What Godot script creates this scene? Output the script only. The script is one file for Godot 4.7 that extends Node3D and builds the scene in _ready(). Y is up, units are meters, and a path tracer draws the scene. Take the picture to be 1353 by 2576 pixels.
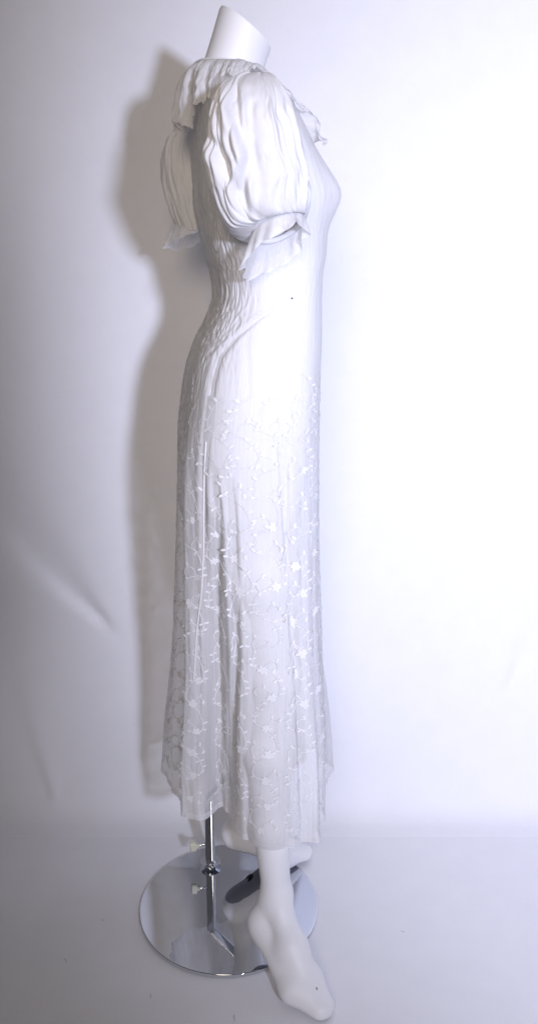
extends Node3D
# A white sheer dress on a headless mannequin before white backdrop paper. Metres, y up.

# ---- silhouette of torso and skirt, as measured: [height, back x, front x, half breadth, middle z]
const PROFILE := [
	[0.20, -0.108, 0.196, 0.172, -0.055], [0.26, -0.106, 0.195, 0.172, -0.052], [0.352, -0.104, 0.192, 0.170, -0.048],
	[0.43, -0.100, 0.189, 0.168, -0.042], [0.55, -0.097, 0.184, 0.164, -0.034], [0.672, -0.093, 0.177, 0.160, -0.026],
	[0.786, -0.089, 0.170, 0.158, -0.018], [0.895, -0.085, 0.166, 0.158, -0.010], [0.993, -0.080, 0.163, 0.158, -0.006],
	[1.034, -0.074, 0.163, 0.156, -0.004], [1.068, -0.068, 0.163, 0.152, -0.002], [1.101, -0.059, 0.164, 0.146, 0.0],
	[1.133, -0.046, 0.165, 0.139, 0.0], [1.166, -0.028, 0.165, 0.130, 0.0], [1.201, -0.016, 0.165, 0.123, 0.0],
	[1.235, -0.019, 0.166, 0.124, 0.0], [1.266, -0.028, 0.170, 0.129, 0.0], [1.303, -0.036, 0.170, 0.137, 0.0],
	[1.327, -0.039, 0.173, 0.142, 0.0], [1.351, -0.041, 0.174, 0.147, 0.0], [1.381, -0.044, 0.163, 0.153, 0.0],
	[1.41, -0.047, 0.148, 0.158, 0.0], [1.444, -0.049, 0.130, 0.158, 0.0], [1.467, -0.049, 0.117, 0.150, 0.0],
	[1.49, -0.047, 0.101, 0.128, 0.0], [1.505, -0.043, 0.090, 0.100, 0.0], [1.52, -0.038, 0.078, 0.068, 0.0],
	[1.535, -0.031, 0.070, 0.052, 0.0], [1.56, -0.02, 0.076, 0.046, 0.0]]
# ---- hem line seen from above: [x, z, bearing in degrees]
const HEM := [[-0.141, -0.177, 219], [-0.110, -0.020, 172], [-0.072, 0.034, 146], [-0.040, 0.045, 132], [-0.010, 0.004, 121],
	[0.008, 0.032, 108], [0.023, 0.086, 93], [0.061, 0.108, 78], [0.111, 0.129, 64], [0.151, 0.110, 51], [0.166, 0.096, 40],
	[0.186, -0.020, 7], [0.203, -0.130, -27], [0.150, -0.200, -53], [0.030, -0.245, -90], [-0.070, -0.222, -118]]
# ---- creases of the skirt on its near side, as lines of [x, height]; each: line, width, depth
const SKIRT_CREASES := [
	[[[0.114, 1.202], [0.0644, 1.173], [0.0288, 1.144], [0.0058, 1.115], [-0.005, 1.079], [-0.0107, 1.031], [-0.017, 0.982], [-0.022, 0.931], [-0.0234, 0.867], [-0.0255, 0.8]], 0.005, 0.006],
	[[[-0.0039, 0.935], [0.0004, 0.883], [-0.0047, 0.736], [-0.0052, 0.623], [0.0001, 0.436], [0.007, 0.26]], 0.007, 0.008],
	[[[0.0183, 0.922], [0.0238, 0.844], [0.025, 0.722], [0.0267, 0.623], [0.0178, 0.505], [0.0163, 0.436], [0.0161, 0.26]], 0.0065, 0.012],
	[[[0.0468, 1.139], [0.0492, 1.057], [0.0451, 0.91], [0.0467, 0.782], [0.0409, 0.701]], 0.006, 0.0025],
	[[[0.1018, 1.028], [0.1029, 0.937], [0.109, 0.837], [0.1146, 0.745], [0.1204, 0.665], [0.128, 0.609], [0.1347, 0.473], [0.1415, 0.35], [0.148, 0.26]], 0.006, 0.008]]
const SLEEVE_CREASES := [
	[[[0.0037, 1.407], [0.0265, 1.366], [0.0412, 1.328], [0.0613, 1.290]], 0.007, 0.012],
	[[[0.0376, 1.462], [0.0399, 1.443], [0.0436, 1.416], [0.0552, 1.375], [0.0453, 1.337], [0.0613, 1.287]], 0.007, 0.015],
	[[[0.0547, 1.455], [0.0579, 1.412], [0.0627, 1.375], [0.0656, 1.337], [0.0639, 1.295]], 0.006, 0.012],
	[[[0.0744, 1.457], [0.0694, 1.421], [0.0727, 1.375], [0.0757, 1.320]], 0.006, 0.005],
	[[[0.0866, 1.452], [0.0942, 1.407], [0.0979, 1.361], [0.0945, 1.318]], 0.007, 0.004]]

const COLS := 480
var hem_at: PackedVector3Array = []      # x, bearing, z for every column
var noise := FastNoiseLite.new()
var paper_noise := FastNoiseLite.new()
var M := {}
var leg_bones: Array[PackedFloat32Array] = []
var skirt_rows: Array[PackedVector3Array] = []
const SKIRT_LOW := 0.255
const WAIST := 1.203


func _ready() -> void:
	# ---------------- camera, surroundings, lamps
	var cam := Camera3D.new()
	cam.name = "camera"
	cam.position = Vector3(0.08, 1.235, 1.377)
	cam.rotation_degrees = Vector3(-16, 0, 0)
	cam.fov = rad_to_deg(2.0 * atan(1288.0 / 2084.0))
	cam.near = 0.05
	cam.far = 50.0
	add_child(cam)
	cam.current = true
	var env := Environment.new()
	env.background_mode = Environment.BG_COLOR
	env.background_color = Color(0.335, 0.33, 0.34)
	env.background_energy_multiplier = 1.0
	env.tonemap_mode = Environment.TONE_MAPPER_LINEAR
	env.tonemap_exposure = 1.0
	env.sdfgi_enabled = true
	env.ssao_enabled = true
	env.ssil_enabled = true
	var we := WorldEnvironment.new()
	we.name = "surroundings"
	we.environment = env
	add_child(we)
	# the photographer's lamp, right of the camera, and an added warm fill lifting the shadows
	spot("studio_lamp", Vector3(0.64, 1.37, 2.0), Vector3(1.08, 1.0, -0.44), Color(0.845, 0.87, 1.0), 7.6, 0.065, 44.5, 1.0)
	spot("warm_fill", Vector3(-0.15, 1.9, 2.6), Vector3(1.1, 1.15, -0.44), Color(1.0, 0.93, 0.86), 3.0, 0.42, 44.0, 1.0)

	materials()
	prepare_hem()
	backdrop()
	display_stand()
	mannequin()
	dress()


func spot(called: String, from: Vector3, to: Vector3, c: Color, energy: float, size: float, cone: float, blend: float) -> void:
	var l := SpotLight3D.new()
	l.name = called
	l.light_color = c
	l.light_energy = energy
	l.light_size = size
	l.spot_angle = cone
	l.spot_angle_attenuation = blend
	l.spot_range = 8.0
	l.spot_attenuation = 2.0
	l.shadow_enabled = true
	add_child(l)
	l.look_at_from_position(from, to, Vector3.UP)


# ---------------------------------------------------------------- helpers
func mat(c: Color, rough: float, metal := 0.0) -> StandardMaterial3D:
	var m := StandardMaterial3D.new()
	m.albedo_color = c
	m.roughness = rough
	m.metallic = metal
	m.cull_mode = BaseMaterial3D.CULL_DISABLED
	return m


func cloth(alpha: float, tex: Texture2D, scale: Vector3, back: float) -> StandardMaterial3D:
	var m := mat(Color(0.94, 0.937, 0.935, alpha), 0.85)
	m.transparency = BaseMaterial3D.TRANSPARENCY_ALPHA
	if tex:
		m.albedo_texture = tex
		m.uv1_scale = scale
	m.backlight_enabled = true
	m.backlight = Color(back, back, back)
	m.specular_mode = BaseMaterial3D.SPECULAR_DISABLED
	return m


func weave(low: float, high: float, seed_: int) -> ImageTexture:
	# thin cloth: the share of thread varies in fine upright streaks
	var n := FastNoiseLite.new()
	n.seed = seed_
	n.frequency = 0.02
	n.fractal_octaves = 4
	var im := Image.create(256, 256, false, Image.FORMAT_RGBA8)
	for y in 256:
		for x in 256:
			var a := TAU * x / 256.0
			var v := n.get_noise_3d(cos(a) * 95.0, sin(a) * 95.0, absf(y - 128.0) * 0.55) * 0.9 + 0.5
			im.set_pixel(x, y, Color(1, 1, 1, lerpf(low, high, clampf(v, 0.0, 1.0))))
	return ImageTexture.create_from_image(im)


func crinkle() -> ImageTexture:
	var n := FastNoiseLite.new()
	n.seed = 5
	n.frequency = 0.03
	n.fractal_type = FastNoiseLite.FRACTAL_RIDGED
	n.fractal_octaves = 3
	var im := Image.create(256, 256, false, Image.FORMAT_RGB8)
	for y in 256:
		for x in 256:
			var a := TAU * x / 256.0
			var b := TAU * y / 256.0
			var v := n.get_noise_3d(cos(a) * 60.0 + cos(b) * 22.0, sin(a) * 60.0, sin(b) * 22.0) * 0.5 + 0.5
			im.set_pixel(x, y, Color(v, v, v))
	return ImageTexture.create_from_image(im)


func materials() -> void:
	noise.seed = 11
	noise.frequency = 1.0
	noise.fractal_octaves = 2
	M.paper = mat(Color(0.93, 0.93, 0.935), 0.92)
	M.paper.specular_mode = BaseMaterial3D.SPECULAR_DISABLED
	var pt := NoiseTexture2D.new()
	pt.width = 512
	pt.height = 512
	pt.seamless = true
	var pn := FastNoiseLite.new()
	pn.seed = 3
	pn.frequency = 0.03
	pn.fractal_octaves = 5
	pt.noise = pn
	var ramp := Gradient.new()
	ramp.set_color(0, Color(0.985, 0.985, 0.987))
	ramp.set_color(1, Color(1, 1, 1))
	pt.color_ramp = ramp
	M.paper.albedo_texture = pt
	M.paper.uv1_triplanar = true
	M.paper.uv1_world_triplanar = true
	M.paper.uv1_scale = Vector3(0.8, 0.8, 0.8)
	M.scuff = mat(Color(0.74, 0.73, 0.75), 0.9)
	M.body = mat(Color(0.93, 0.93, 0.93), 0.5)
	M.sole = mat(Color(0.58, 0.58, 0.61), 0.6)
	M.hole = mat(Color(0.03, 0.03, 0.03), 0.9)
	M.chrome = mat(Color(0.90, 0.91, 0.93), 0.06, 1.0)
	M.mirror = mat(Color(0.83, 0.84, 0.86), 0.025, 1.0)
	# fingermarks and dust dull the mirror here and there
	var st := NoiseTexture2D.new()
	st.width = 512
	st.height = 512
	st.seamless = true
	var sn := FastNoiseLite.new()
	sn.seed = 31
	sn.frequency = 0.008
	sn.fractal_octaves = 4
	st.noise = sn
	var sr := Gradient.new()
	sr.set_color(0, Color(0.12, 0.12, 0.12))
	sr.set_color(1, Color(1, 1, 1))
	sr.add_point(0.55, Color(0.14, 0.14, 0.14))
	sr.add_point(0.70, Color(0.75, 0.75, 0.75))
	st.color_ramp = sr
	M.mirror.roughness = 0.08
	M.mirror.roughness_texture = st
	M.mirror.uv1_triplanar = true
	M.mirror.uv1_scale = Vector3(2.2, 2.2, 2.2)
	M.knob = mat(Color(0.86, 0.85, 0.76), 0.45)
	M.sheer = cloth(0.62, weave(0.78, 1.0, 7), Vector3(7, 3, 1), 0.3)
	M.bodice = cloth(0.62, weave(0.78, 1.0, 9), Vector3(7, 2, 1), 0.3)
	M.bodice.heightmap_enabled = true
	M.bodice.heightmap_texture = crinkle()
	M.bodice.heightmap_scale = 0.04
	M.organza = cloth(0.93, weave(0.88, 1.0, 13), Vector3(3, 2, 1), 0.45)
	M.gauze = cloth(0.78, weave(0.8, 1.0, 17), Vector3(9, 1, 1), 0.6)
	M.thread = cloth(0.95, null, Vector3.ONE, 0.3)
	M.snap = mat(Color(0.25, 0.24, 0.24), 0.4, 0.6)


func part(called: String, mesh: Mesh, m: Material, parent: Node3D) -> MeshInstance3D:
	var o := MeshInstance3D.new()
	o.name = called
	o.mesh = mesh
	o.material_override = m
	parent.add_child(o, true)
	return o


func thing(called: String, label: String, category: String, at := Vector3.ZERO) -> Node3D:
	var o := Node3D.new()
	o.name = called
	o.position = at
	o.set_meta("label", label)
	o.set_meta("category", category)
	add_child(o, true)
	return o


# rows of points (all of one length) to a smooth sheet; a closed sheet joins its last column to its first
func sheet(rows: Array[PackedVector3Array], closed := false, outward := true, thick_uv := Vector2.ONE) -> ArrayMesh:
	var nr := rows.size()
	var nc := rows[0].size()
	var w := nc + 1 if closed else nc
	var verts := PackedVector3Array()
	var norms := PackedVector3Array()
	var uvs := PackedVector2Array()
	var idx := PackedInt32Array()
	for i in nr:
		var up := rows[mini(i + 1, nr - 1)]
		var dn := rows[maxi(i - 1, 0)]
		var me := rows[i]
		for j in w:
			var k := j % nc
			var l := (k - 1 + nc) % nc if closed else maxi(k - 1, 0)
			var r := (k + 1) % nc if closed else mini(k + 1, nc - 1)
			var n := (me[r] - me[l]).cross(up[k] - dn[k]).normalized()
			verts.append(me[k])
			norms.append(n if outward else -n)
			uvs.append(Vector2(thick_uv.x * j / float(w - 1), thick_uv.y * i / float(nr - 1)))
	for i in nr - 1:
		for j in w - 1:
			var a := i * w + j
			var b := a + 1
			var c := a + w
			var d := c + 1
			if outward:
				idx.append_array(PackedInt32Array([a, c, b, b, c, d]))
			else:
				idx.append_array(PackedInt32Array([a, b, c, b, d, c]))
	var arr := []
	arr.resize(Mesh.ARRAY_MAX)
	arr[Mesh.ARRAY_VERTEX] = verts
	arr[Mesh.ARRAY_NORMAL] = norms
	arr[Mesh.ARRAY_TEX_UV] = uvs
	arr[Mesh.ARRAY_INDEX] = idx
	var mesh := ArrayMesh.new()
	mesh.add_surface_from_arrays(Mesh.PRIMITIVE_TRIANGLES, arr)
	return mesh


func ring(c: Vector3, ex: Vector3, ez: Vector3, n: int, power := 2.0) -> PackedVector3Array:
	var p := PackedVector3Array()
	for j in n:
		var t := -TAU * j / n
		var a := cos(t)
		var b := sin(t)
		p.append(c + ex * (signf(a) * pow(absf(a), 2.0 / power)) + ez * (signf(b) * pow(absf(b), 2.0 / power)))
	return p


# a lathed shape: [radius, height] from bottom to top
func lathe(profile: Array, n: int) -> ArrayMesh:
	var rows: Array[PackedVector3Array] = []
	for q in profile:
		rows.append(ring(Vector3(0, q[1], 0), Vector3(maxf(q[0], 0.0001), 0, 0), Vector3(0, 0, maxf(q[0], 0.0001)), n))
	return sheet(rows, true)


# a mesh's triangles, one by one, into a tool that holds no indices
func add_plain(tool: SurfaceTool, mesh: ArrayMesh) -> void:
	var arr := mesh.surface_get_arrays(0)
	for i in arr[Mesh.ARRAY_INDEX]:
		tool.set_normal(arr[Mesh.ARRAY_NORMAL][i])
		tool.add_vertex(arr[Mesh.ARRAY_VERTEX][i])


func bare(mesh: ArrayMesh) -> ArrayMesh:
	var arr := mesh.surface_get_arrays(0)
	arr[Mesh.ARRAY_TEX_UV] = null
	var m := ArrayMesh.new()
	m.add_surface_from_arrays(Mesh.PRIMITIVE_TRIANGLES, arr)
	return m


# a tube along points
func tube(pts: PackedVector3Array, r: float, n := 6, squash := 1.0, up := Vector3.UP) -> ArrayMesh:
	var rows: Array[PackedVector3Array] = []
	for i in pts.size():
		var d := (pts[mini(i + 1, pts.size() - 1)] - pts[maxi(i - 1, 0)]).normalized()
		var s := d.cross(up)
		s = s.normalized() if s.length() > 0.05 else d.cross(Vector3.RIGHT).normalized()
		var q := s.cross(d)
		rows.append(ring(pts[i], s * r, q * r * squash, n))
	return sheet(rows, true)


func spline(pts: PackedVector3Array, n: int, closed: bool) -> PackedVector3Array:
	var out := PackedVector3Array()
	var k := pts.size()
	var spans := k if closed else k - 1
	for i in n:
		var t := float(i) / (n if closed else n - 1) * spans
		var s := mini(int(t), spans - 1)
		var f := t - s
		var a := pts[(s - 1 + k) % k] if closed else pts[maxi(s - 1, 0)]
		var b := pts[s % k]
		var c := pts[(s + 1) % k]
		var d := pts[(s + 2) % k] if closed else pts[mini(s + 2, k - 1)]
		out.append(b.cubic_interpolate(c, a, d, f))
	return out


func profile_at(h: float) -> PackedFloat32Array:
	var i := 0
	while i < PROFILE.size() - 2 and PROFILE[i + 1][0] < h:
		i += 1
	var a: Array = PROFILE[maxi(i - 1, 0)]
	var b: Array = PROFILE[i]
	var c: Array = PROFILE[i + 1]
	var d: Array = PROFILE[mini(i + 2, PROFILE.size() - 1)]
	var f: float = clampf((h - b[0]) / (c[0] - b[0]), 0.0, 1.0)
	var out := PackedFloat32Array()
	for k in range(1, 5):
		out.append(cubic_interpolate_in_time(b[k], c[k], a[k], d[k], f, c[0] - b[0], minf(a[0] - b[0], -0.0001), maxf(d[0] - b[0], c[0] - b[0] + 0.0001)))
	return out


# the section at a height: middle x, middle z, half depth, half breadth, turn
func section(h: float, inset := 0.0) -> PackedFloat32Array:
	var p := profile_at(h)
	var phi := deg_to_rad(lerpf(10.0, 15.0, clampf((h - 0.3) / 1.1, 0.0, 1.0)))
	var b := p[2] - inset
	var half := (p[1] - p[0]) * 0.5 - inset - 0.009 * smoothstep(0.35, 0.60, h) + 0.003 * exp(-pow((h - 1.345) / 0.03, 2.0))
	var a := sqrt(maxf(half * half - pow(b * sin(phi), 2.0), 0.0004)) / cos(phi)
	return PackedFloat32Array([(p[0] + p[1]) * 0.5, p[3], a, b, phi])


const POWER := 2.9
func on_section(s: PackedFloat32Array, bearing: float, h: float) -> Vector3:
	var t := bearing + s[4]
	var ca := cos(t)
	var sa := sin(t)
	ca = signf(ca) * pow(absf(ca), 2.0 / POWER)
	sa = signf(sa) * pow(absf(sa), 2.0 / POWER)
	var lf := s[2] * ca
	var ln := s[3] * sa
	return Vector3(s[0] + lf * cos(s[4]) + ln * sin(s[4]), h, s[1] - lf * sin(s[4]) + ln * cos(s[4]))


func prepare_hem() -> void:
	var pts := PackedVector3Array()
	for q in HEM:
		pts.append(Vector3(q[0], 0, q[1]))
	var pos := spline(pts, COLS, true)
	var k := HEM.size()
	for j in COLS:
		var t := float(j) / COLS * k
		var s := int(t)
		var b0: float = HEM[s][2]
		var b1: float = HEM[(s + 1) % k][2] - (360.0 if s == k - 1 else 0.0)
		hem_at.append(Vector3(pos[j].x, deg_to_rad(lerpf(b0, b1, t - s)), pos[j].z))


func crease_x(line: Array, h: float) -> float:
	if h > line[0][1] + 0.02 or h < line[line.size() - 1][1] - 0.02:
		return INF
	for i in line.size() - 1:
		if h <= line[i][1] and h >= line[i + 1][1]:
			return lerpf(line[i][0], line[i + 1][0], (line[i][1] - h) / (line[i][1] - line[i + 1][1]))
	return line[0][0] if h > line[0][1] else line[line.size() - 1][0]


func crease_fade(line: Array, h: float) -> float:
	return clampf((line[0][1] + 0.02 - h) / 0.05, 0.0, 1.0) * clampf((h - line[line.size() - 1][1] + 0.02) / 0.14, 0.0, 1.0)


# a valley with a ridge beside it
func crease(s: float, ridge := 1.0) -> float:
	return -exp(-s * s) + ridge * 0.7 * exp(-pow((s + 1.7) / 1.1, 2.0)) + ridge * 0.35 * exp(-pow((s - 1.9) / 1.3, 2.0))


# a row of the dress at a height, folds and crinkles included
func dress_row(h: float) -> PackedVector3Array:
	var s := section(h)
	var s0 := section(SKIRT_LOW)
	var w := pow(clampf((0.98 - h) / (0.98 - SKIRT_LOW), 0.0, 1.0), 1.35)
	var row := PackedVector3Array()
	var lines := []
	for c in SKIRT_CREASES:
		var x := crease_x(c[0], h)
		if x < 10.0:
			lines.append([x, c[1], c[2] * crease_fade(c[0], h)])
	var ts := torso_section(h)
	var live: Array[PackedFloat32Array] = []
	for b in leg_bones:
		if h < b[1] + 0.13 and h > b[5] - 0.13:
			live.append(b)
	var waist := exp(-pow((h - 1.165) / 0.07, 2.0))
	var back_amp := 0.0004 + 0.0022 * waist + 0.0012 * exp(-pow((h - 1.32) / 0.12, 2.0))
	for j in COLS:
		var q := hem_at[j]
		var p := on_section(s, q.y, h)
		if w > 0.0:
			var e := on_section(s0, q.y, h)
			p += (Vector3(q.x, h, q.z) - e) * w
		var out := Vector3(cos(q.y), 0, sin(q.y))
		var d := 0.0
		# bust
		if h > 1.25 and h < 1.45:
			for side in [1.0, -1.0]:
				var da := wrapf(q.y + s[4] - side * 0.52, -PI, PI)
				d += 0.012 * exp(-pow(da / 0.34, 2.0) - pow((h - 1.352) / 0.04, 2.0))
		if p.z > -0.03:
			for l in lines:
				var t: float = (p.x - l[0]) / l[1]
				if absf(t) < 5.0:
					d += l[2] * crease(t, 0.45)
		# the back breadth folds in behind the side breadth
		if h < 1.04:
			var deg := rad_to_deg(q.y)
			var f := smoothstep(1.04, 0.9, h) * (1.0 - 0.5 * w)
			d += f * (0.008 * exp(-pow((deg - 148.0) / 9.0, 2.0)) - 0.026 * exp(-pow((deg - 168.0) / 10.0, 2.0)))
		# fine upright crinkles, most at the small of the back
		var back := 0.05 + 0.95 * smoothstep(0.1, 0.9, -cos(q.y + 0.2))
		var nz := noise.get_noise_3d(p.x * 75.0, h * (9.0 if h < 1.24 else 26.0), p.z * 75.0)
		d += (1.0 - absf(nz) * 2.6) * back_amp * back
		# soft long folds that deepen towards the hem
		var low := clampf((0.95 - h) / 0.7, 0.0, 1.0)
		d += noise.get_noise_3d(q.y * 3.2 + 40.0, h * 0.9, 3.0) * 0.012 * low
		d += noise.get_noise_3d(q.y * 9.0 + 9.0, h * 1.6, 8.0) * 0.003 * low
		if h > 0.84:
			d = maxf(d, -0.0035)
		p += out * d
		# cloth lies on the body where it meets it
		if h < 1.06:
			for pass_ in 3:
				var gap := body_field(p, live, ts, 0.02)
				if gap < 0.0065:
					p += out * (0.0065 - gap)
		row.append(p)
	return row


# ---------------------------------------------------------------- the backdrop
func backdrop() -> void:
	var prof := PackedVector2Array()      # z, y
	for i in 60:
		prof.append(Vector2(lerpf(1.6, -0.235, i / 60.0), 0.0))
	# the sheet turns up behind the plate and leans back to the wall
	var bend := PackedVector3Array()
	for q in [[-0.235, 0.0], [-0.280, 0.008], [-0.310, 0.032], [-0.330, 0.085], [-0.343, 0.15], [-0.360, 0.27], [-0.384, 0.46], [-0.407, 0.70], [-0.424, 1.0], [-0.436, 1.4], [-0.442, 1.9], [-0.445, 2.45]]:
		bend.append(Vector3(q[0], q[1], 0))
	for q in spline(bend, 150, false):
		prof.append(Vector2(q.x, q.y))
	var pn := FastNoiseLite.new()
	pn.seed = 21
	pn.frequency = 1.0
	pn.fractal_octaves = 2
	var rows: Array[PackedVector3Array] = []
	for i in prof.size():
		var row := PackedVector3Array()
		var t := prof[mini(i + 1, prof.size() - 1)] - prof[maxi(i - 1, 0)]
		var n := Vector2(t.y, -t.x).normalized()      # towards the room
		if n.y < -0.01:
			n = -n
		for j in 221:
			var x := lerpf(-1.15, 1.45, j / 220.0)
			var q := prof[i]
			var d := pn.get_noise_3d(x * 1.1, q.y * 1.1, q.x * 1.1) * lerpf(0.0015, 0.007, smoothstep(0.0, 0.5, q.y))
			d += pn.get_noise_3d(x * 3.0, q.y * 2.4, q.x * 3.0 + 9.0) * lerpf(0.0008, 0.0016, smoothstep(0.05, 0.5, q.y))
			if i > 60:
				d -= dent(x, q.y, Vector2(-0.318, 0.475), Vector2(-0.54, 0.67), 0.060, 0.016)
				d += dent(x, q.y, Vector2(-0.43, 0.06), Vector2(-0.485, 0.26), 0.040, 0.008)
				d -= dent(x, q.y, Vector2(0.64, 0.32), Vector2(0.70, 0.47), 0.040, 0.008)
			# left edge bent back, a shape added so that side falls darker
			var e := maxf(0.0, -0.24 - x)
			var curl := 1.25 * e * e if e < 0.4 else 0.20 + 1.0 * (e - 0.4)
			row.append(Vector3(x, q.y + n.y * d, q.x + absf(n.x) * d - curl * smoothstep(0.0, 0.5, q.y) * (1.0 - 0.5 * smoothstep(1.1, 1.7, q.y))))
		rows.append(row)
	var o := part("paper_backdrop", sheet(rows, false, true), M.paper, self)
	o.set_meta("kind", "structure")
	o.set_meta("label", "seamless white paper curving from wall to floor")
	# small scuffs on the paper floor
	var rng := RandomNumberGenerator.new()
	rng.seed = 4
	for k in [[-0.30, 0.12, 0.010, 0.9], [-0.13, 0.20, 0.007, 1.5], [-0.25, 0.02, 0.006, 0.4], [0.02, 0.245, 0.012, 1.45], [0.34, 0.05, 0.008, 0.3]]:
		var pts := PackedVector3Array()
		for i in 5:
			var f := i / 4.0 - 0.5
			pts.append(Vector3(k[0] + cos(k[3]) * f * k[2] + rng.randf() * 0.001, 0.0035, k[1] + sin(k[3]) * f * k[2]))
		part("scuff_mark", tube(pts, 0.0007, 5, 0.3), M.scuff, o)


# a crumple of the paper: a ridge that fades away from its sharp tip
func dent(x: float, y: float, tip: Vector2, tail: Vector2, width: float, depth: float) -> float:
	var p := Vector2(x, y) - tip
	var ax := tail - tip
	var t := p.dot(ax) / ax.length_squared()
	var s := p.cross(ax.normalized())
	var wide := width * (0.30 + maxf(t, 0.0) * 1.5) * (0.5 if s < 0.0 else 1.0)
	var along := exp(-pow(t * 8.0, 2.0)) if t < 0.0 else exp(-pow(t * 0.9, 2.0))
	return depth * along * exp(-pow(s / wide, 2.0))


# ---------------------------------------------------------------- the chrome stand
func display_stand() -> void:
	var st := thing("display_stand", "chrome stand with round mirror base plate and upright rod under the dress", "stand", Vector3(-0.001, 0.0, -0.020))
	var plate := part("base_plate", lathe([[0.0, 0.0008], [0.178, 0.0008], [0.1788, 0.0008], [0.1794, 0.0014], [0.1794, 0.0020], [0.1794, 0.0076], [0.1794, 0.0082], [0.1788, 0.0090], [0.1780, 0.0092], [0.1775, 0.0092], [0.177, 0.0092], [0.0001, 0.0092], [0.0, 0.0092]], 128), M.mirror, st)
	plate.set_meta("label", "polished round mirror plate lying on paper")
	var px := -0.045
	var pz := -0.112
	# flange: a shallow dish at the foot of the rod
	var fl := part("flange", lathe([[0.009, 0.0], [0.011, 0.002], [0.013, 0.005], [0.021, 0.008], [0.0218, 0.0095], [0.0205, 0.0105], [0.012, 0.0075], [0.0095, 0.010], [0.009, 0.020], [0.0, 0.020]], 48), M.chrome, st)
	fl.position = Vector3(px, 0.0092, pz)
	# square rod with rounded edges
	var rows: Array[PackedVector3Array] = []
	for q in [[0.0, 0.020], [0.0088, 0.0205], [0.0092, 0.022], [0.0092, 0.175], [0.0086, 0.178], [0.0, 0.178]]:
		rows.append(ring(Vector3(px, q[1], pz), Vector3(maxf(q[0], 0.0001), 0, 0).rotated(Vector3.UP, -0.2), Vector3(0, 0, maxf(q[0], 0.0001)).rotated(Vector3.UP, -0.2), 64, 6.0))
	part("upright_rod", sheet(rows, true), M.chrome, st)
	# the rod bends towards the calf
	rows = []
	var arm_end := Vector3(0.028, 0.262, -0.105)
	var from := Vector3(px, 0.176, pz)
	var dir := (arm_end - from).normalized()
	for i in 5:
		var c := from.lerp(arm_end, i / 4.0)
		var s := Vector3(0, 0, 1).rotated(dir, 0.5)
		rows.append(ring(c, s.cross(dir) * 0.0085, s * 0.0085, 48, 6.0))
	part("bent_arm", sheet(rows, true), M.chrome, st)
	# thumb screw
	var ts := part("thumb_screw", lathe([[0.0, 0.0], [0.0036, 0.0], [0.0036, 0.010], [0.0028, 0.0105], [0.0028, 0.0112], [0.0036, 0.0118], [0.0026, 0.0125], [0.0026, 0.020], [0.0, 0.020]], 20), M.chrome, st)
	ts.position = Vector3(px - 0.0075, 0.0645, pz + 0.002)
	ts.rotation = Vector3(0.12, 0.2, PI / 2 + 0.06)
	var kn := knob_mesh()
	var k := part("knob", kn, M.knob, ts)
	k.position = Vector3(0, 0.016, 0)


func knob_mesh() -> ArrayMesh:
	# a wing knob: a short hub that widens to a flat grip
	var rows: Array[PackedVector3Array] = []
	for q in [[0.0, 0.0, 0.0], [0.004, 0.004, 0.0], [0.0045, 0.0045, 0.002], [0.0050, 0.0045, 0.0055], [0.0100, 0.0060, 0.0068], [0.0112, 0.0060, 0.0080], [0.0114, 0.0056, 0.0175], [0.0106, 0.0050, 0.0190], [0.0, 0.0, 0.019]]:
		rows.append(ring(Vector3(0, q[2], 0), Vector3(maxf(q[0], 0.0001), 0, 0), Vector3(0, 0, maxf(q[1], 0.0001)), 32, 5.0))
	return sheet(rows, true)


# ---------------------------------------------------------------- the mannequin
const NEAR_LEG := [[0.045, 0.95, 0.058, 0.080], [0.066, 0.75, 0.068, 0.064], [0.084, 0.57, 0.072, 0.049], [0.078, 0.43, 0.076, 0.046], [0.083, 0.28, 0.090, 0.0335], [0.094, 0.135, 0.100, 0.0255]]
const FAR_LEG := [[0.040, 0.95, -0.080, 0.088], [0.050, 0.75, -0.085, 0.070], [0.060, 0.57, -0.088, 0.052], [0.044, 0.43, -0.095, 0.049], [0.036, 0.28, -0.103, 0.034], [0.031, 0.150, -0.108, 0.0265]]
const NEAR_FOOT := [
	[[0.094, 0.140, 0.100, 0.0255], [0.068, 0.085, 0.108, 0.023]], [[0.067, 0.078, 0.107, 0.0245], [0.080, 0.070, 0.120, 0.025]],
	[[0.095, 0.130, 0.103, 0.0240], [0.120, 0.067, 0.160, 0.0255]], [[0.075, 0.072, 0.115, 0.024], [0.152, 0.026, 0.184, 0.022]],
	[[0.072, 0.072, 0.118, 0.022], [0.121, 0.026, 0.208, 0.021]], [[0.122, 0.070, 0.160, 0.030], [0.148, 0.028, 0.205, 0.022]],
	[[0.152, 0.026, 0.184, 0.021], [0.182, 0.014, 0.226, 0.012]], [[0.121, 0.026, 0.208, 0.020], [0.163, 0.014, 0.241, 0.012]], [[0.138, 0.026, 0.200, 0.022], [0.175, 0.014, 0.238, 0.0125]]]
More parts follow.
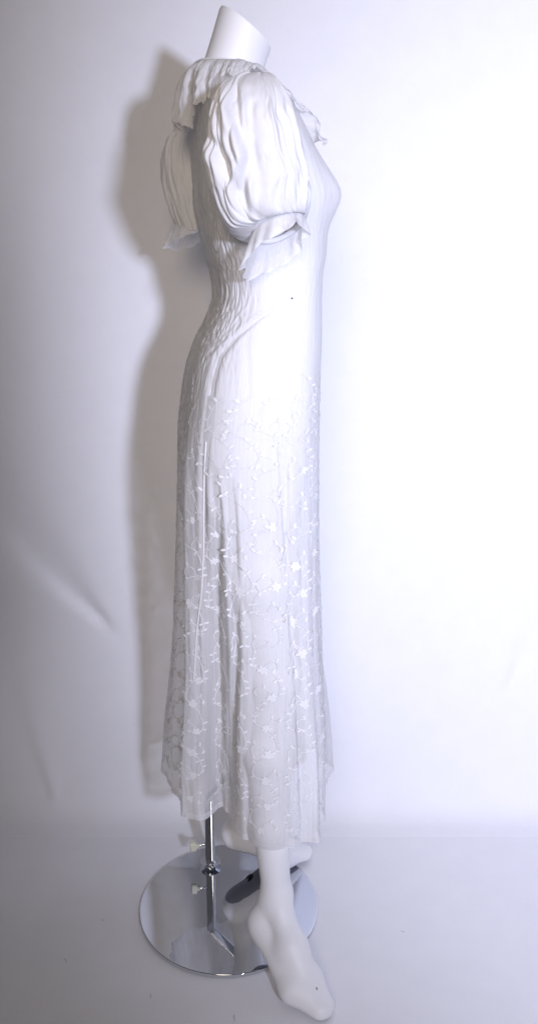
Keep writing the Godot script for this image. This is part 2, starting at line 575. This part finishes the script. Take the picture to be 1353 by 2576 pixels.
const FAR_FOOT := [
	[[0.031, 0.160, -0.108, 0.0265], [0.010, 0.104, -0.118, 0.025]], [[0.006, 0.097, -0.118, 0.026], [0.030, 0.088, -0.124, 0.026]],
	[[0.032, 0.150, -0.112, 0.026], [0.075, 0.080, -0.136, 0.030]], [[0.020, 0.090, -0.120, 0.024], [0.116, 0.032, -0.130, 0.021]],
	[[0.020, 0.090, -0.130, 0.023], [0.102, 0.032, -0.166, 0.021]], [[0.075, 0.080, -0.136, 0.030], [0.110, 0.034, -0.150, 0.022]],
	[[0.116, 0.032, -0.130, 0.020], [0.158, 0.020, -0.150, 0.012]], [[0.102, 0.032, -0.166, 0.020], [0.150, 0.020, -0.180, 0.012]], [[0.110, 0.032, -0.150, 0.021], [0.162, 0.020, -0.165, 0.012]]]


func mannequin() -> void:
	var o := thing("mannequin", "glossy white headless mannequin with slanted neck, standing tiptoe on chrome plate", "mannequin", Vector3(0.06, 0, 0))
	var tool := SurfaceTool.new()
	tool.begin(Mesh.PRIMITIVE_TRIANGLES)
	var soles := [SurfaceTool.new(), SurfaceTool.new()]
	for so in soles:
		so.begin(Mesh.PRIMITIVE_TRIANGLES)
	var foot_no := 0
	var off := -o.position
	# torso and upper legs
	var torso_rows := {}
	var cell := 0.0095
	var lo := Vector3(-0.13, 0.30, -0.215)
	var n := Vector3i(38, 132, 46)
	var bones := []
	for leg in [NEAR_LEG, FAR_LEG]:
		for i in leg.size() - 1:
			bones.append([leg[i], leg[i + 1]])
	nets(tool, null, lo, n, cell, bones, 0.02, true, off)
	# lower legs and feet, finer
	for f in [[NEAR_LEG, NEAR_FOOT, Vector3(0.02, -0.002, 0.05), Vector3i(40, 72, 48)], [FAR_LEG, FAR_FOOT, Vector3(-0.025, -0.002, -0.205), Vector3i(46, 72, 34)]]:
		var b := []
		for i in range(2, 5):
			b.append([f[0][i], f[0][i + 1]])
		for q in f[1]:
			b.append(q)
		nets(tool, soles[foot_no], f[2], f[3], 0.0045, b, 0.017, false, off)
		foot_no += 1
	# the neck: a leaning oval stem with a slanted flat cut
	var rows: Array[PackedVector3Array] = []
	var foot := Vector3(0.010, 1.485, 0.0)
	for i in 15:
		var t := i / 14.0
		var c := foot.lerp(Vector3(0.045, 1.584, 0.0), t)
		var tilt := lerpf(0.0, 0.73, t)
		var half := lerpf(0.052, 0.0462, t)
		var squeeze := 1.0 if i < 14 else 0.985
		if i == 14:
			c += Vector3(0.0012, 0.0016, 0)
		elif i == 13:
			c = foot.lerp(Vector3(0.045, 1.584, 0.0), 0.995)
			tilt = 0.728
			half = 0.0462
		rows.append(ring(c, Vector3(half * 0.81 / 0.81 * lerpf(1.0, 0.81, t), -half * tilt * lerpf(0.0, 0.81, t), 0) * squeeze, Vector3(0, 0, 0.047 * squeeze), 64))
	var top: PackedVector3Array = []
	for q in rows[14]:
		top.append(Vector3(0.0462, 1.5856, 0.0) + (q - Vector3(0.0462, 1.5856, 0.0)) * 0.01)
	for r in rows.size():
		for k in rows[r].size():
			rows[r][k] += off
	for k in top.size():
		top[k] += off
	tool.index()
	tool.append_from(bare(sheet(rows, true)), 0, Transform3D.IDENTITY)
	var cap: Array[PackedVector3Array] = [rows[14], top]
	tool.append_from(bare(sheet(cap, true)), 0, Transform3D.IDENTITY)
	part("body", tool.commit(), M.body, o)
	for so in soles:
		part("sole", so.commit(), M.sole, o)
	var hole := part("mounting_hole", lathe([[0.0, 0.0], [0.0105, 0.0], [0.011, 0.001], [0.0105, 0.002], [0.0, 0.002]], 32), M.hole, o)
	var far_bones: Array[PackedFloat32Array] = []
	for q in FAR_FOOT:
		far_bones.append(PackedFloat32Array(Array(q[0]) + Array(q[1])))
	var under := 0.01
	while under < 0.09 and body_field(Vector3(0.036, under, -0.140), far_bones, PackedFloat32Array(), 0.017) > 0.0:
		under += 0.0005
	hole.position = Vector3(0.036, under - 0.0004, -0.140) + off
	hole.rotation = Vector3(0.05, 0, -0.62)
	# a chip in the paint on the near toes, and a few specks
	for c in [[0.1625, 0.0315, 0.2215, 0.0016]]:
		var ch := part("paint_chip", lathe([[0.0, 0.0], [1.0, 0.0], [0.8, 0.3], [0.0, 0.4]], 7), M.snap, o)
		var near_bones: Array[PackedFloat32Array] = []
		for q in NEAR_FOOT:
			near_bones.append(PackedFloat32Array(Array(q[0]) + Array(q[1])))
		var over := 0.07
		while over > 0.0 and body_field(Vector3(c[0], over, c[2]), near_bones, PackedFloat32Array(), 0.017) > 0.0:
			over -= 0.0003
		ch.position = Vector3(c[0], over, c[2]) + off
		ch.scale = Vector3(c[3] * 0.8, c[3] * 0.5, c[3] * 1.8)
		ch.rotation = Vector3(0.5, 0.4, 0)


func capsule(p: Vector3, b: PackedFloat32Array) -> float:
	var a := Vector3(b[0], b[1], b[2])
	var d := Vector3(b[4], b[5], b[6]) - a
	var t := clampf((p - a).dot(d) / d.length_squared(), 0.0, 1.0)
	return (p - a - d * t).length() - lerpf(b[3], b[7], t)


# distance to the joined bones, and to the torso where a section is given
func body_field(p: Vector3, live: Array[PackedFloat32Array], s: PackedFloat32Array, k: float) -> float:
	var d := 1.0
	for b in live:
		var e := capsule(p, b)
		if e < d + k:
			var m := clampf(0.5 + 0.5 * (d - e) / k, 0.0, 1.0)
			d = lerpf(d, e, m) - k * m * (1.0 - m)
	if s.size():
		var qx := p.x - s[0]
		var qz := p.z - s[1]
		var lf := absf(qx * cos(s[4]) - qz * sin(s[4])) / s[2]
		var ln := absf(qx * sin(s[4]) + qz * cos(s[4])) / s[3]
		var r := pow(pow(lf, POWER) + pow(ln, POWER), 1.0 / POWER)
		var e := (r - 1.0) * minf(s[2], s[3])
		e = maxf(e, maxf(0.87 - p.y, p.y - 1.525))
		var m := clampf(0.5 + 0.5 * (d - e) / 0.025, 0.0, 1.0)
		d = lerpf(d, e, m) - 0.025 * m * (1.0 - m)
	return d


func torso_section(h: float) -> PackedFloat32Array:
	return section(minf(h, 1.54), 0.0075 + 0.14 * maxf(0.0, 1.0 - h)) if h > 0.83 else PackedFloat32Array()


# surface nets over a field of joined tapered capsules (and the torso), one vertex in each cell the surface crosses
func nets(tool: SurfaceTool, soles: Variant, lo: Vector3, n: Vector3i, cell: float, bone_list: Array, k: float, torso: bool, off: Vector3) -> void:
	var bones: Array[PackedFloat32Array] = []
	for b in bone_list:
		bones.append(PackedFloat32Array(Array(b[0]) + Array(b[1])))
	var field := PackedFloat32Array()
	field.resize(n.x * n.y * n.z)
	var at := 0
	for y in n.y:
		var h := lo.y + y * cell
		var s := torso_section(h) if torso else PackedFloat32Array()
		var live: Array[PackedFloat32Array] = []
		for b in bones:
			if h > minf(b[1] - b[3], b[5] - b[7]) - 0.05 and h < maxf(b[1] + b[3], b[5] + b[7]) + 0.05:
				live.append(b)
		for z in n.z:
			for x in n.x:
				var p := lo + Vector3(x, y, z) * cell
				var d := body_field(p, live, s, k)
				if not torso:
					d = maxf(d, h - 0.315)
					d = maxf(d, 0.0005 - h)
				field[at] = d
				at += 1
	var index := {}
	var verts := PackedVector3Array()
	var norms := PackedVector3Array()
	var sx := 1
	var sz := n.x
	var sy := n.x * n.z
	for y in n.y - 1:
		for z in n.z - 1:
			for x in n.x - 1:
				var i := y * sy + z * sz + x
				var c := [field[i], field[i + sx], field[i + sz], field[i + sx + sz], field[i + sy], field[i + sy + sx], field[i + sy + sz], field[i + sy + sx + sz]]
				var inside := 0
				for v in c:
					if v < 0.0:
						inside += 1
				if inside == 0 or inside == 8:
					continue
				var sum := Vector3.ZERO
				var cnt := 0
				for e in EDGES:
					var a: float = c[e[0]]
					var b: float = c[e[1]]
					if (a < 0.0) != (b < 0.0):
						var t := a / (a - b)
						sum += corner(e[0]).lerp(corner(e[1]), t)
						cnt += 1
				var g := Vector3(c[1] + c[3] + c[5] + c[7] - c[0] - c[2] - c[4] - c[6], c[4] + c[5] + c[6] + c[7] - c[0] - c[1] - c[2] - c[3], c[2] + c[3] + c[6] + c[7] - c[0] - c[1] - c[4] - c[5])
				index[i] = verts.size()
				verts.append(lo + (Vector3(x, y, z) + sum / cnt) * cell)
				norms.append(g.normalized())
	for y in range(1, n.y - 1):
		for z in range(1, n.z - 1):
			for x in range(1, n.x - 1):
				var i := y * sy + z * sz + x
				var a := field[i] < 0.0
				for ax in 3:
					var step: int = [sx, sy, sz][ax]
					if a == (field[i + step] < 0.0):
						continue
					var u: int = [sy, sz, sx][ax]
					var w: int = [sz, sx, sy][ax]
					var q := [i, i - u, i - u - w, i - w]
					if not (index.has(q[0]) and index.has(q[1]) and index.has(q[2]) and index.has(q[3])):
						continue
					var o := [index[q[0]], index[q[1]], index[q[2]], index[q[3]]]
					if not a:
						o = [o[3], o[2], o[1], o[0]]
					# front faces run clockwise
					for tri in [[0, 2, 1], [0, 3, 2]]:
						var vs := []
						for v in tri:
							var nn := norms[o[v]]
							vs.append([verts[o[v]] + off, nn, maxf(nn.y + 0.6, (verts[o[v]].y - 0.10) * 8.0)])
						if soles == null:
							fan(tool, vs)
						else:
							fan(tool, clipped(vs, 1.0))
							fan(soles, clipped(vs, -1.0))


# the share of a triangle whose third value has the given sign
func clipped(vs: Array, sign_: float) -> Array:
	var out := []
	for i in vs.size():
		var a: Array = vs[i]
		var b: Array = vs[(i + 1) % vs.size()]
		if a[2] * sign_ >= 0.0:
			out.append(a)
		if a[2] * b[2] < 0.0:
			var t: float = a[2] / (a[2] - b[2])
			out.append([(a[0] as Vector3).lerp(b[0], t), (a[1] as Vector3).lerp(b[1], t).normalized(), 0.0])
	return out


func fan(tool: SurfaceTool, vs: Array) -> void:
	for i in range(1, vs.size() - 1):
		for v in [vs[0], vs[i], vs[i + 1]]:
			tool.set_normal(v[1])
			tool.add_vertex(v[0])


const EDGES := [[0, 1], [2, 3], [4, 5], [6, 7], [0, 2], [1, 3], [4, 6], [5, 7], [0, 4], [1, 5], [2, 6], [3, 7]]
func corner(i: int) -> Vector3:
	return Vector3(i & 1, (i >> 2) & 1, (i >> 1) & 1)


# ---------------------------------------------------------------- the dress
func dress() -> void:
	var o := thing("dress", "long white sheer dress with puff sleeves, ruffled collar and embroidered flowers", "dress")
	for leg in [NEAR_LEG, FAR_LEG]:
		for i in leg.size() - 1:
			leg_bones.append(PackedFloat32Array(Array(leg[i]) + Array(leg[i + 1])))
	# bodice and skirt meet at the waist
	var rows: Array[PackedVector3Array] = []
	for i in 151:
		rows.append(dress_row(lerpf(WAIST, 1.528, i / 150.0)))
	part("bodice", sheet(rows, true), M.bodice, o)
	for i in 301:
		skirt_rows.append(dress_row(lerpf(SKIRT_LOW, WAIST, i / 300.0)))
	part("skirt", sheet(skirt_rows, true), M.sheer, o)
	# turned-up hem
	rows = []
	for i in 5:
		var row := PackedVector3Array()
		for j in COLS:
			var p := skirt_rows[i][j]
			row.append(p + side_normal(i, j) * (0.0012 if i < 4 else 0.0002))
		rows.append(row)
	part("hem_band", sheet(rows, true), M.sheer, o)
	seams(o)
	embroidery(o)
	sleeve(o, "sleeve", "cuff_ruffle", "cuff_band", 1.0)
	sleeve(o, "sleeve", "cuff_ruffle", "cuff_band", -1.0)
	collar(o)
	# a small dark fastener at the waist seam
	var sn := part("snap", lathe([[0.0, 0.0], [0.0014, 0.0], [0.0012, 0.0006], [0.0, 0.0009]], 14), M.snap, o)
	var sp := surface_at_x(0.114, 1.201)
	sn.position = sp[0] + sp[1] * 0.0006
	sn.rotation = Vector3(PI / 2, 0, 0)


func side_normal(i: int, j: int) -> Vector3:
	var me := skirt_rows[i]
	var n := (me[(j + 1) % COLS] - me[(j - 1 + COLS) % COLS]).cross(skirt_rows[mini(i + 1, skirt_rows.size() - 1)][j] - skirt_rows[maxi(i - 1, 0)][j])
	return n.normalized()


# a point of the skirt, by column and height, with its normal
func on_skirt(u: float, h: float) -> Array:
	var fi := clampf((h - SKIRT_LOW) / (WAIST - SKIRT_LOW), 0.0, 1.0) * (skirt_rows.size() - 1)
	var i := mini(int(fi), skirt_rows.size() - 2)
	var fu := fposmod(u, COLS)
	var j := int(fu) % COLS
	var k := (j + 1) % COLS
	var a := skirt_rows[i][j].lerp(skirt_rows[i][k], fu - int(fu))
	var b := skirt_rows[i + 1][j].lerp(skirt_rows[i + 1][k], fu - int(fu))
	return [a.lerp(b, fi - i), side_normal(i, j)]


# the near side of the skirt at an x and a height
func surface_at_x(x: float, h: float) -> Array:
	var best := INF
	var bj := 0
	var fi := clampf((h - SKIRT_LOW) / (WAIST - SKIRT_LOW), 0.0, 1.0) * (skirt_rows.size() - 1)
	var row := skirt_rows[int(fi)]
	for j in COLS:
		if row[j].z > -0.04 and absf(row[j].x - x) < best:
			best = absf(row[j].x - x)
			bj = j
	return on_skirt(bj, h)


func seams(o: Node3D) -> void:
	# raised seam allowances that show through the cloth as brighter lines
	for l in [[[[-0.0155, 0.990], [-0.0200, 0.935], [-0.0234, 0.867], [-0.0255, 0.8], [-0.0308, 0.732], [-0.0426, 0.647], [-0.050, 0.56]], 0.0014]]:
		var line: Array = l[0]
		var pts := PackedVector3Array()
		for i in 60:
			var h := lerpf(line[0][1], line[line.size() - 1][1], i / 59.0)
			var q := surface_at_x(crease_x(line, h), h)
			pts.append(q[0] + q[1] * 0.0006)
		for pass_ in 3:
			for i in range(1, 59):
				pts[i] = (pts[i - 1] + pts[i] * 2.0 + pts[i + 1]) * 0.25
		part("seam", tube(pts, l[1], 6, 0.3, Vector3(0, 0, 1)), M.thread, o)


# a stitched petal or leaf: a flat patch of thread laid on the skirt
func petal(tool: SurfaceTool, u: float, h: float, turn: float, reach: float, width: float, start: float) -> void:
	var q := on_skirt(u, h)
	var up: Vector3 = (Vector3.UP - q[1] * q[1].y).normalized()
	var right: Vector3 = up.cross(q[1])
	var d: Vector3 = right * cos(turn) + up * sin(turn)
	var s: Vector3 = right * -sin(turn) + up * cos(turn)
	var base: Vector3 = q[0] + q[1] * 0.0005
	var mid: Vector3 = base + d * (start + reach * 0.5) + q[1] * 0.0002
	var rim := PackedVector3Array()
	for i in 10:
		var t := TAU * i / 10.0
		var f := 0.5 - 0.5 * cos(t)
		rim.append(base + d * (start + reach * f) + s * sin(t) * width)
	for i in 10:
		for v in [mid, rim[i], rim[(i + 1) % 10]]:
			tool.set_normal(q[1])
			tool.add_vertex(v)


# a stitched line along columns and heights
func stitch(tool: SurfaceTool, line: PackedVector2Array, wide: float) -> void:
	var pts := PackedVector3Array()
	var nrm := Vector3.ZERO
	for v in line:
		var q := on_skirt(v.x, clampf(v.y, SKIRT_LOW + 0.003, 1.19))
		pts.append(q[0] + q[1] * 0.0002)
		nrm += q[1]
	if pts.size() > 2:
		add_plain(tool, tube(pts, wide, 5, 0.35, nrm.normalized()))


func column_width(h: float, u: float) -> float:
	var a: Vector3 = on_skirt(u - 3.0, h)[0]
	var b: Vector3 = on_skirt(u + 3.0, h)[0]
	return maxf(a.distance_to(b) / 6.0, 0.0004)      # metres for one column


func embroidery(o: Node3D) -> void:
	var rng := RandomNumberGenerator.new()
	rng.seed = 8
	# trailing vines side by side round the skirt, a flower at every turn
	var step := 0.050
	var u := 4.0
	var col := 0
	while u < 340.0:
		var spacing := 0.0
		var v := u
		while spacing < 0.056:
			spacing += column_width(0.55, v)
			v += 1.0
		var vine := SurfaceTool.new()
		vine.begin(Mesh.PRIMITIVE_TRIANGLES)
		var h := SKIRT_LOW + 0.014 + rng.randf() * step
		var n := 0
		while h < 1.05:
			var w := column_width(h, u)
			var side := 1.0 if n % 2 else -1.0
			n += 1
			var fu := u + (side * 0.006 + rng.randf_range(-0.005, 0.005)) / w
			var fh := h + rng.randf_range(-0.006, 0.006)
			var size := rng.randf_range(0.0072, 0.0104) * lerpf(1.0, 0.75, smoothstep(0.75, 0.95, h))
			var a0 := rng.randf() * TAU
			var fl := SurfaceTool.new()
			fl.begin(Mesh.PRIMITIVE_TRIANGLES)
			for i in 6:
				petal(fl, fu, fh, a0 + TAU * i / 6.0 + rng.randf_range(-0.25, 0.25), size * rng.randf_range(0.75, 1.2), size * rng.randf_range(0.26, 0.36), 0.0004)
			var thin := smoothstep(0.95, 0.75, h)
			if rng.randf() < lerpf(0.15, 0.85, thin):
				part("embroidered_flower", fl.commit(), M.thread, o)
			# the stem swings out to one side and back to the next flower
			var line := PackedVector2Array()
			var reach := rng.randf_range(0.016, 0.024)
			for i in 25:
				var t := i / 24.0
				line.append(Vector2(fu + side * (sin(t * PI) * reach + t * -0.012 + sin(t * TAU) * 0.004) / w, fh + step * (t * 1.02) - 0.006 * sin(t * TAU)))
			stitch(vine, line, lerpf(0.0005, 0.0010, thin))
			for i in [5, 10, 14, 19]:
				if rng.randf() < 0.9:
					var q: Vector2 = line[i]
					var out := 0.0 if side > 0.0 else PI
					petal(vine, q.x, q.y, out + rng.randf_range(-0.5, 0.9) * (1.0 if side > 0.0 else -1.0), rng.randf_range(0.007, 0.0098), 0.0021, 0.001)
					if rng.randf() < 0.45:
						petal(vine, q.x, q.y, PI - out + rng.randf_range(-0.5, 0.5) + 0.5, rng.randf_range(0.006, 0.008), 0.0018, 0.001)
			# a tendril that curls away the other side
			line = PackedVector2Array()
			var curl := rng.randf_range(0.8, 1.5)
			for i in 17:
				var t := i / 16.0
				var a := t * PI * curl
				line.append(Vector2(fu - side * (0.004 + 0.011 * (1.0 - cos(a))) / w, fh + 0.004 + 0.012 * sin(a)))
			stitch(vine, line, lerpf(0.0005, 0.0009, thin))
			var e: Vector2 = line[16]
			petal(vine, e.x, minf(e.y, 1.18), -PI / 2 * side + rng.randf_range(-0.6, 0.6), 0.009, 0.0023, 0.0)
			e = line[8]
			petal(vine, e.x, minf(e.y, 1.18), PI / 2 + rng.randf_range(-0.7, 0.7), 0.0085, 0.0021, 0.0005)
			h += step * rng.randf_range(0.95, 1.06)
		part("embroidered_vine", vine.commit(), M.thread, o)
		u = v
		col += 1


func sleeve(o: Node3D, called: String, ruffle_name: String, band_name: String, side: float) -> void:
	# [t, height, left x, right x, half depth]
	var table := [[1.487, 0.044, 0.082, 0.018], [1.478, 0.026, 0.090, 0.030], [1.462, 0.013, 0.099, 0.045], [1.440, 0.006, 0.107, 0.055], [1.415, 0.001, 0.113, 0.061], [1.381, 0.0, 0.121, 0.064], [1.350, 0.006, 0.129, 0.062], [1.325, 0.016, 0.133, 0.056], [1.306, 0.032, 0.130, 0.048], [1.297, 0.052, 0.126, 0.040]]
	var zc := 0.172
	var shift := 0.0
	var nz := 0.0
	if side < 0.0:
		zc = -0.180
		shift = -0.104
		nz = 17.0
	var cuff_c := Vector3(0.093 + shift, 1.302, zc + side * 0.010)
	var cuff_x := Vector3(0.033, 0.011, 0)
	var cuff_z := Vector3(0, 0.017 * side, 0.034)
	if side < 0.0:
		cuff_c = Vector3(-0.054, 1.332, -0.185)
		cuff_z = Vector3(0, 0.004, 0.034)
		cuff_x = Vector3(0.032, 0.0, 0)
	var pts: Array = []
	for q in table:
		pts.append(q)
	var rows: Array[PackedVector3Array] = []
	var nr := 110
	var nc := 220
	for i in nr:
		var t := float(i) / (nr - 1)
		var f := t * (table.size() - 1)
		var s := mini(int(f), table.size() - 2)
		var v := []
		for k in 4:
			v.append(cubic_interpolate(table[s][k], table[s + 1][k], table[maxi(s - 1, 0)][k], table[mini(s + 2, table.size() - 1)][k], f - s))
		var h: float = v[0]
		if side < 0.0:
			h = 1.487 - (1.487 - h) * 0.88
		var slope := smoothstep(0.45, 1.0, t)
		var c := Vector3((v[1] + v[2]) * 0.5 + shift, h, zc + side * 0.02 * sin(t * PI))
		var ex := Vector3((v[2] - v[1]) * 0.5, 0, 0)
		var ez := Vector3(0, 0, v[3])
		var close := smoothstep(0.86, 1.0, t)
		c = c.lerp(cuff_c, close)
		ex = (ex + Vector3(0, 0.012 * slope, 0)).lerp(cuff_x, close)
		ez = (ez + Vector3(0, side * 0.010 * slope, 0)).lerp(cuff_z, close)
		# the cloth hangs down past the cuff before it turns up into it
		c.y -= 0.008 * sin(clampf((t - 0.72) / 0.28, 0.0, 1.0) * PI)
		var lines := []
		if side > 0.0:
			for cr in SLEEVE_CREASES:
				var x := crease_x(cr[0], h)
				if x < 10.0:
					lines.append([x, cr[1], cr[2] * crease_fade(cr[0], h)])
		var row := ring(c, ex, ez, nc, 2.9)
		var amp := sin(PI * clampf(t, 0.0, 1.0)) * 0.8 + 0.25
		for j in nc:
			var a := -TAU * j / nc
			var out := Vector3(cos(a), 0, sin(a))
			var d := 0.0
			for l in lines:
				if sin(a) > -0.2:
					var e: float = (row[j].x - l[0]) / l[1]
					if absf(e) < 5.0:
						d += l[2] * crease(e) * smoothstep(0.0, 0.5, sin(a))
			var warp := noise.get_noise_2d(t * 2.2 + nz, 4.0 + nz) * 0.9 + noise.get_noise_3d(cos(a) * 1.2, sin(a) * 1.2, t * 3.0 + nz) * 0.5
			var r1 := noise.get_noise_3d(cos(a + warp * 0.25) * 2.3 + nz, sin(a + warp * 0.25) * 2.3, t * 0.8)
			d += (pow(absf(r1), 0.8) * 2.0 - 0.35) * 0.007 * amp
			var r2 := noise.get_noise_3d(cos(a) * 7.0 + nz + 30.0, sin(a) * 7.0, t * 1.6)
			d += r2 * 0.0014 + noise.get_noise_3d(cos(a) * 15.0 + nz, sin(a) * 15.0, t * 9.0) * 0.0007
			# gathers at both ends
			var ends := exp(-pow(t / 0.16, 2.0)) + exp(-pow((1.0 - t) / 0.12, 2.0))
			d += sin(a * 17.0 + sin(a * 5.0) * 1.6) * 0.0016 * ends
			row[j] += out * d
		rows.append(row)
	var top: PackedVector3Array = []
	for q in rows[0]:
		top.append(Vector3(0.063 + shift, 1.488, zc) + (q - Vector3(0.063 + shift, 1.488, zc)) * 0.05)
	rows.push_front(top)
	var sl := part(called, sheet(rows, true, false), M.organza, o)
	# band at the cuff
	var band := PackedVector3Array()
	for j in 65:
		var a := -TAU * j / 64.0
		band.append(cuff_c + cuff_x * cos(a) + cuff_z * sin(a) + Vector3(0, -0.002, 0))
	part(band_name, tube(band, 0.0042, 8), M.organza, sl)
	# ruffle hanging from the band
	rows = []
	for i in 22:
		var t := i / 21.0
		var row := PackedVector3Array()
		for j in 200:
			var a := -TAU * j / 200.0
			var p := cuff_c + cuff_x * cos(a) + cuff_z * sin(a)
			var out := (cuff_x.normalized() * cos(a) + Vector3(0, 0, 1) * sin(a))
			var wave := sin(a * 5.0 + 0.8 + sin(a * 2.0) * 1.2 + nz) * 0.6 + sin(a * 11.0 + 2.0 + nz) * 0.3
			var drop := 0.036 + 0.010 * cos(a + 2.6) + 0.004 * wave
			p += Vector3(0, -drop * t, 0) + out * (0.010 * t * (1.0 - 0.4 * t) + wave * 0.0075 * t)
			p += Vector3(-0.006, -0.003, 0.0) * t * (1.0 - cos(a))
			# one corner of the edge curls out and up
			var cu := exp(-pow(wrapf(-a - 5.35, -PI, PI) / 0.24, 2.0)) * smoothstep(0.45, 1.0, t)
			if side > 0.0:
				p += (out * 0.007 + Vector3(-0.003, 0.005, 0)) * cu
			row.append(p)
		rows.append(row)
	part(ruffle_name, sheet(rows, true, false), M.gauze, sl)


func collar(o: Node3D) -> void:
	# neckline and free edge, from the nape round the near side to the front and back
	var inner := PackedVector3Array([Vector3(-0.036, 1.536, -0.015), Vector3(-0.016, 1.535, 0.040), Vector3(0.018, 1.531, 0.058), Vector3(0.050, 1.525, 0.060), Vector3(0.080, 1.505, 0.058), Vector3(0.108, 1.470, 0.030), Vector3(0.140, 1.425, -0.025), Vector3(0.100, 1.480, -0.075), Vector3(0.060, 1.520, -0.075), Vector3(0.020, 1.530, -0.068), Vector3(-0.020, 1.534, -0.050)])
	var outer := PackedVector3Array([Vector3(-0.060, 1.452, -0.020), Vector3(-0.036, 1.456, 0.050), Vector3(-0.002, 1.472, 0.098), Vector3(0.032, 1.496, 0.118), Vector3(0.072, 1.500, 0.104), Vector3(0.130, 1.468, 0.048), Vector3(0.170, 1.428, -0.020), Vector3(0.128, 1.470, -0.095), Vector3(0.070, 1.500, -0.140), Vector3(0.000, 1.480, -0.145), Vector3(-0.062, 1.456, -0.095)])
	var n := 420
	var a := spline(inner, n, true)
	var b := spline(outer, n, true)
	var rows: Array[PackedVector3Array] = []
	for i in 34:
		var t := i / 33.0
		var row := PackedVector3Array()
		for j in n:
			var u := float(j) / n
			var p := a[j].lerp(b[j], t)
			var away := (b[j] - a[j])
			away.y = 0
			away = away.normalized()
			# it rolls over the shoulder before it falls
			p += (Vector3.UP * 0.65 + away * 0.6) * sin(pow(t, 0.8) * PI) * 0.014
			var k := u * TAU
			var near_back := 0.30 + 0.75 * smoothstep(0.5, 1.0, cos(k - 0.1)) + 0.10 * smoothstep(0.6, 1.0, -cos(k - 0.3))
			var fold := sin(k * 19.0 + sin(k * 5.0) * 1.8) * 0.65 + sin(k * 31.0 + sin(k * 3.0) * 2.0) * 0.35
			fold = signf(fold) * pow(absf(fold), 0.7)
			p += (away * 0.8 + Vector3.UP * 0.3) * fold * 0.0125 * pow(t, 0.8) * near_back
			p.y += (sin(k * 9.0 + sin(k * 4.0)) * 0.006 + noise.get_noise_2d(k * 14.0, 3.0) * 0.005) * t * t
			p += away * noise.get_noise_2d(k * 9.0, t * 3.0 + 7.0) * 0.004 * t
			row.append(p)
		rows.append(row)
	part("collar_ruffle", sheet(rows, true, false), M.gauze, o)
	part("neckline_binding", tube(a, 0.0016, 6), M.organza, o)
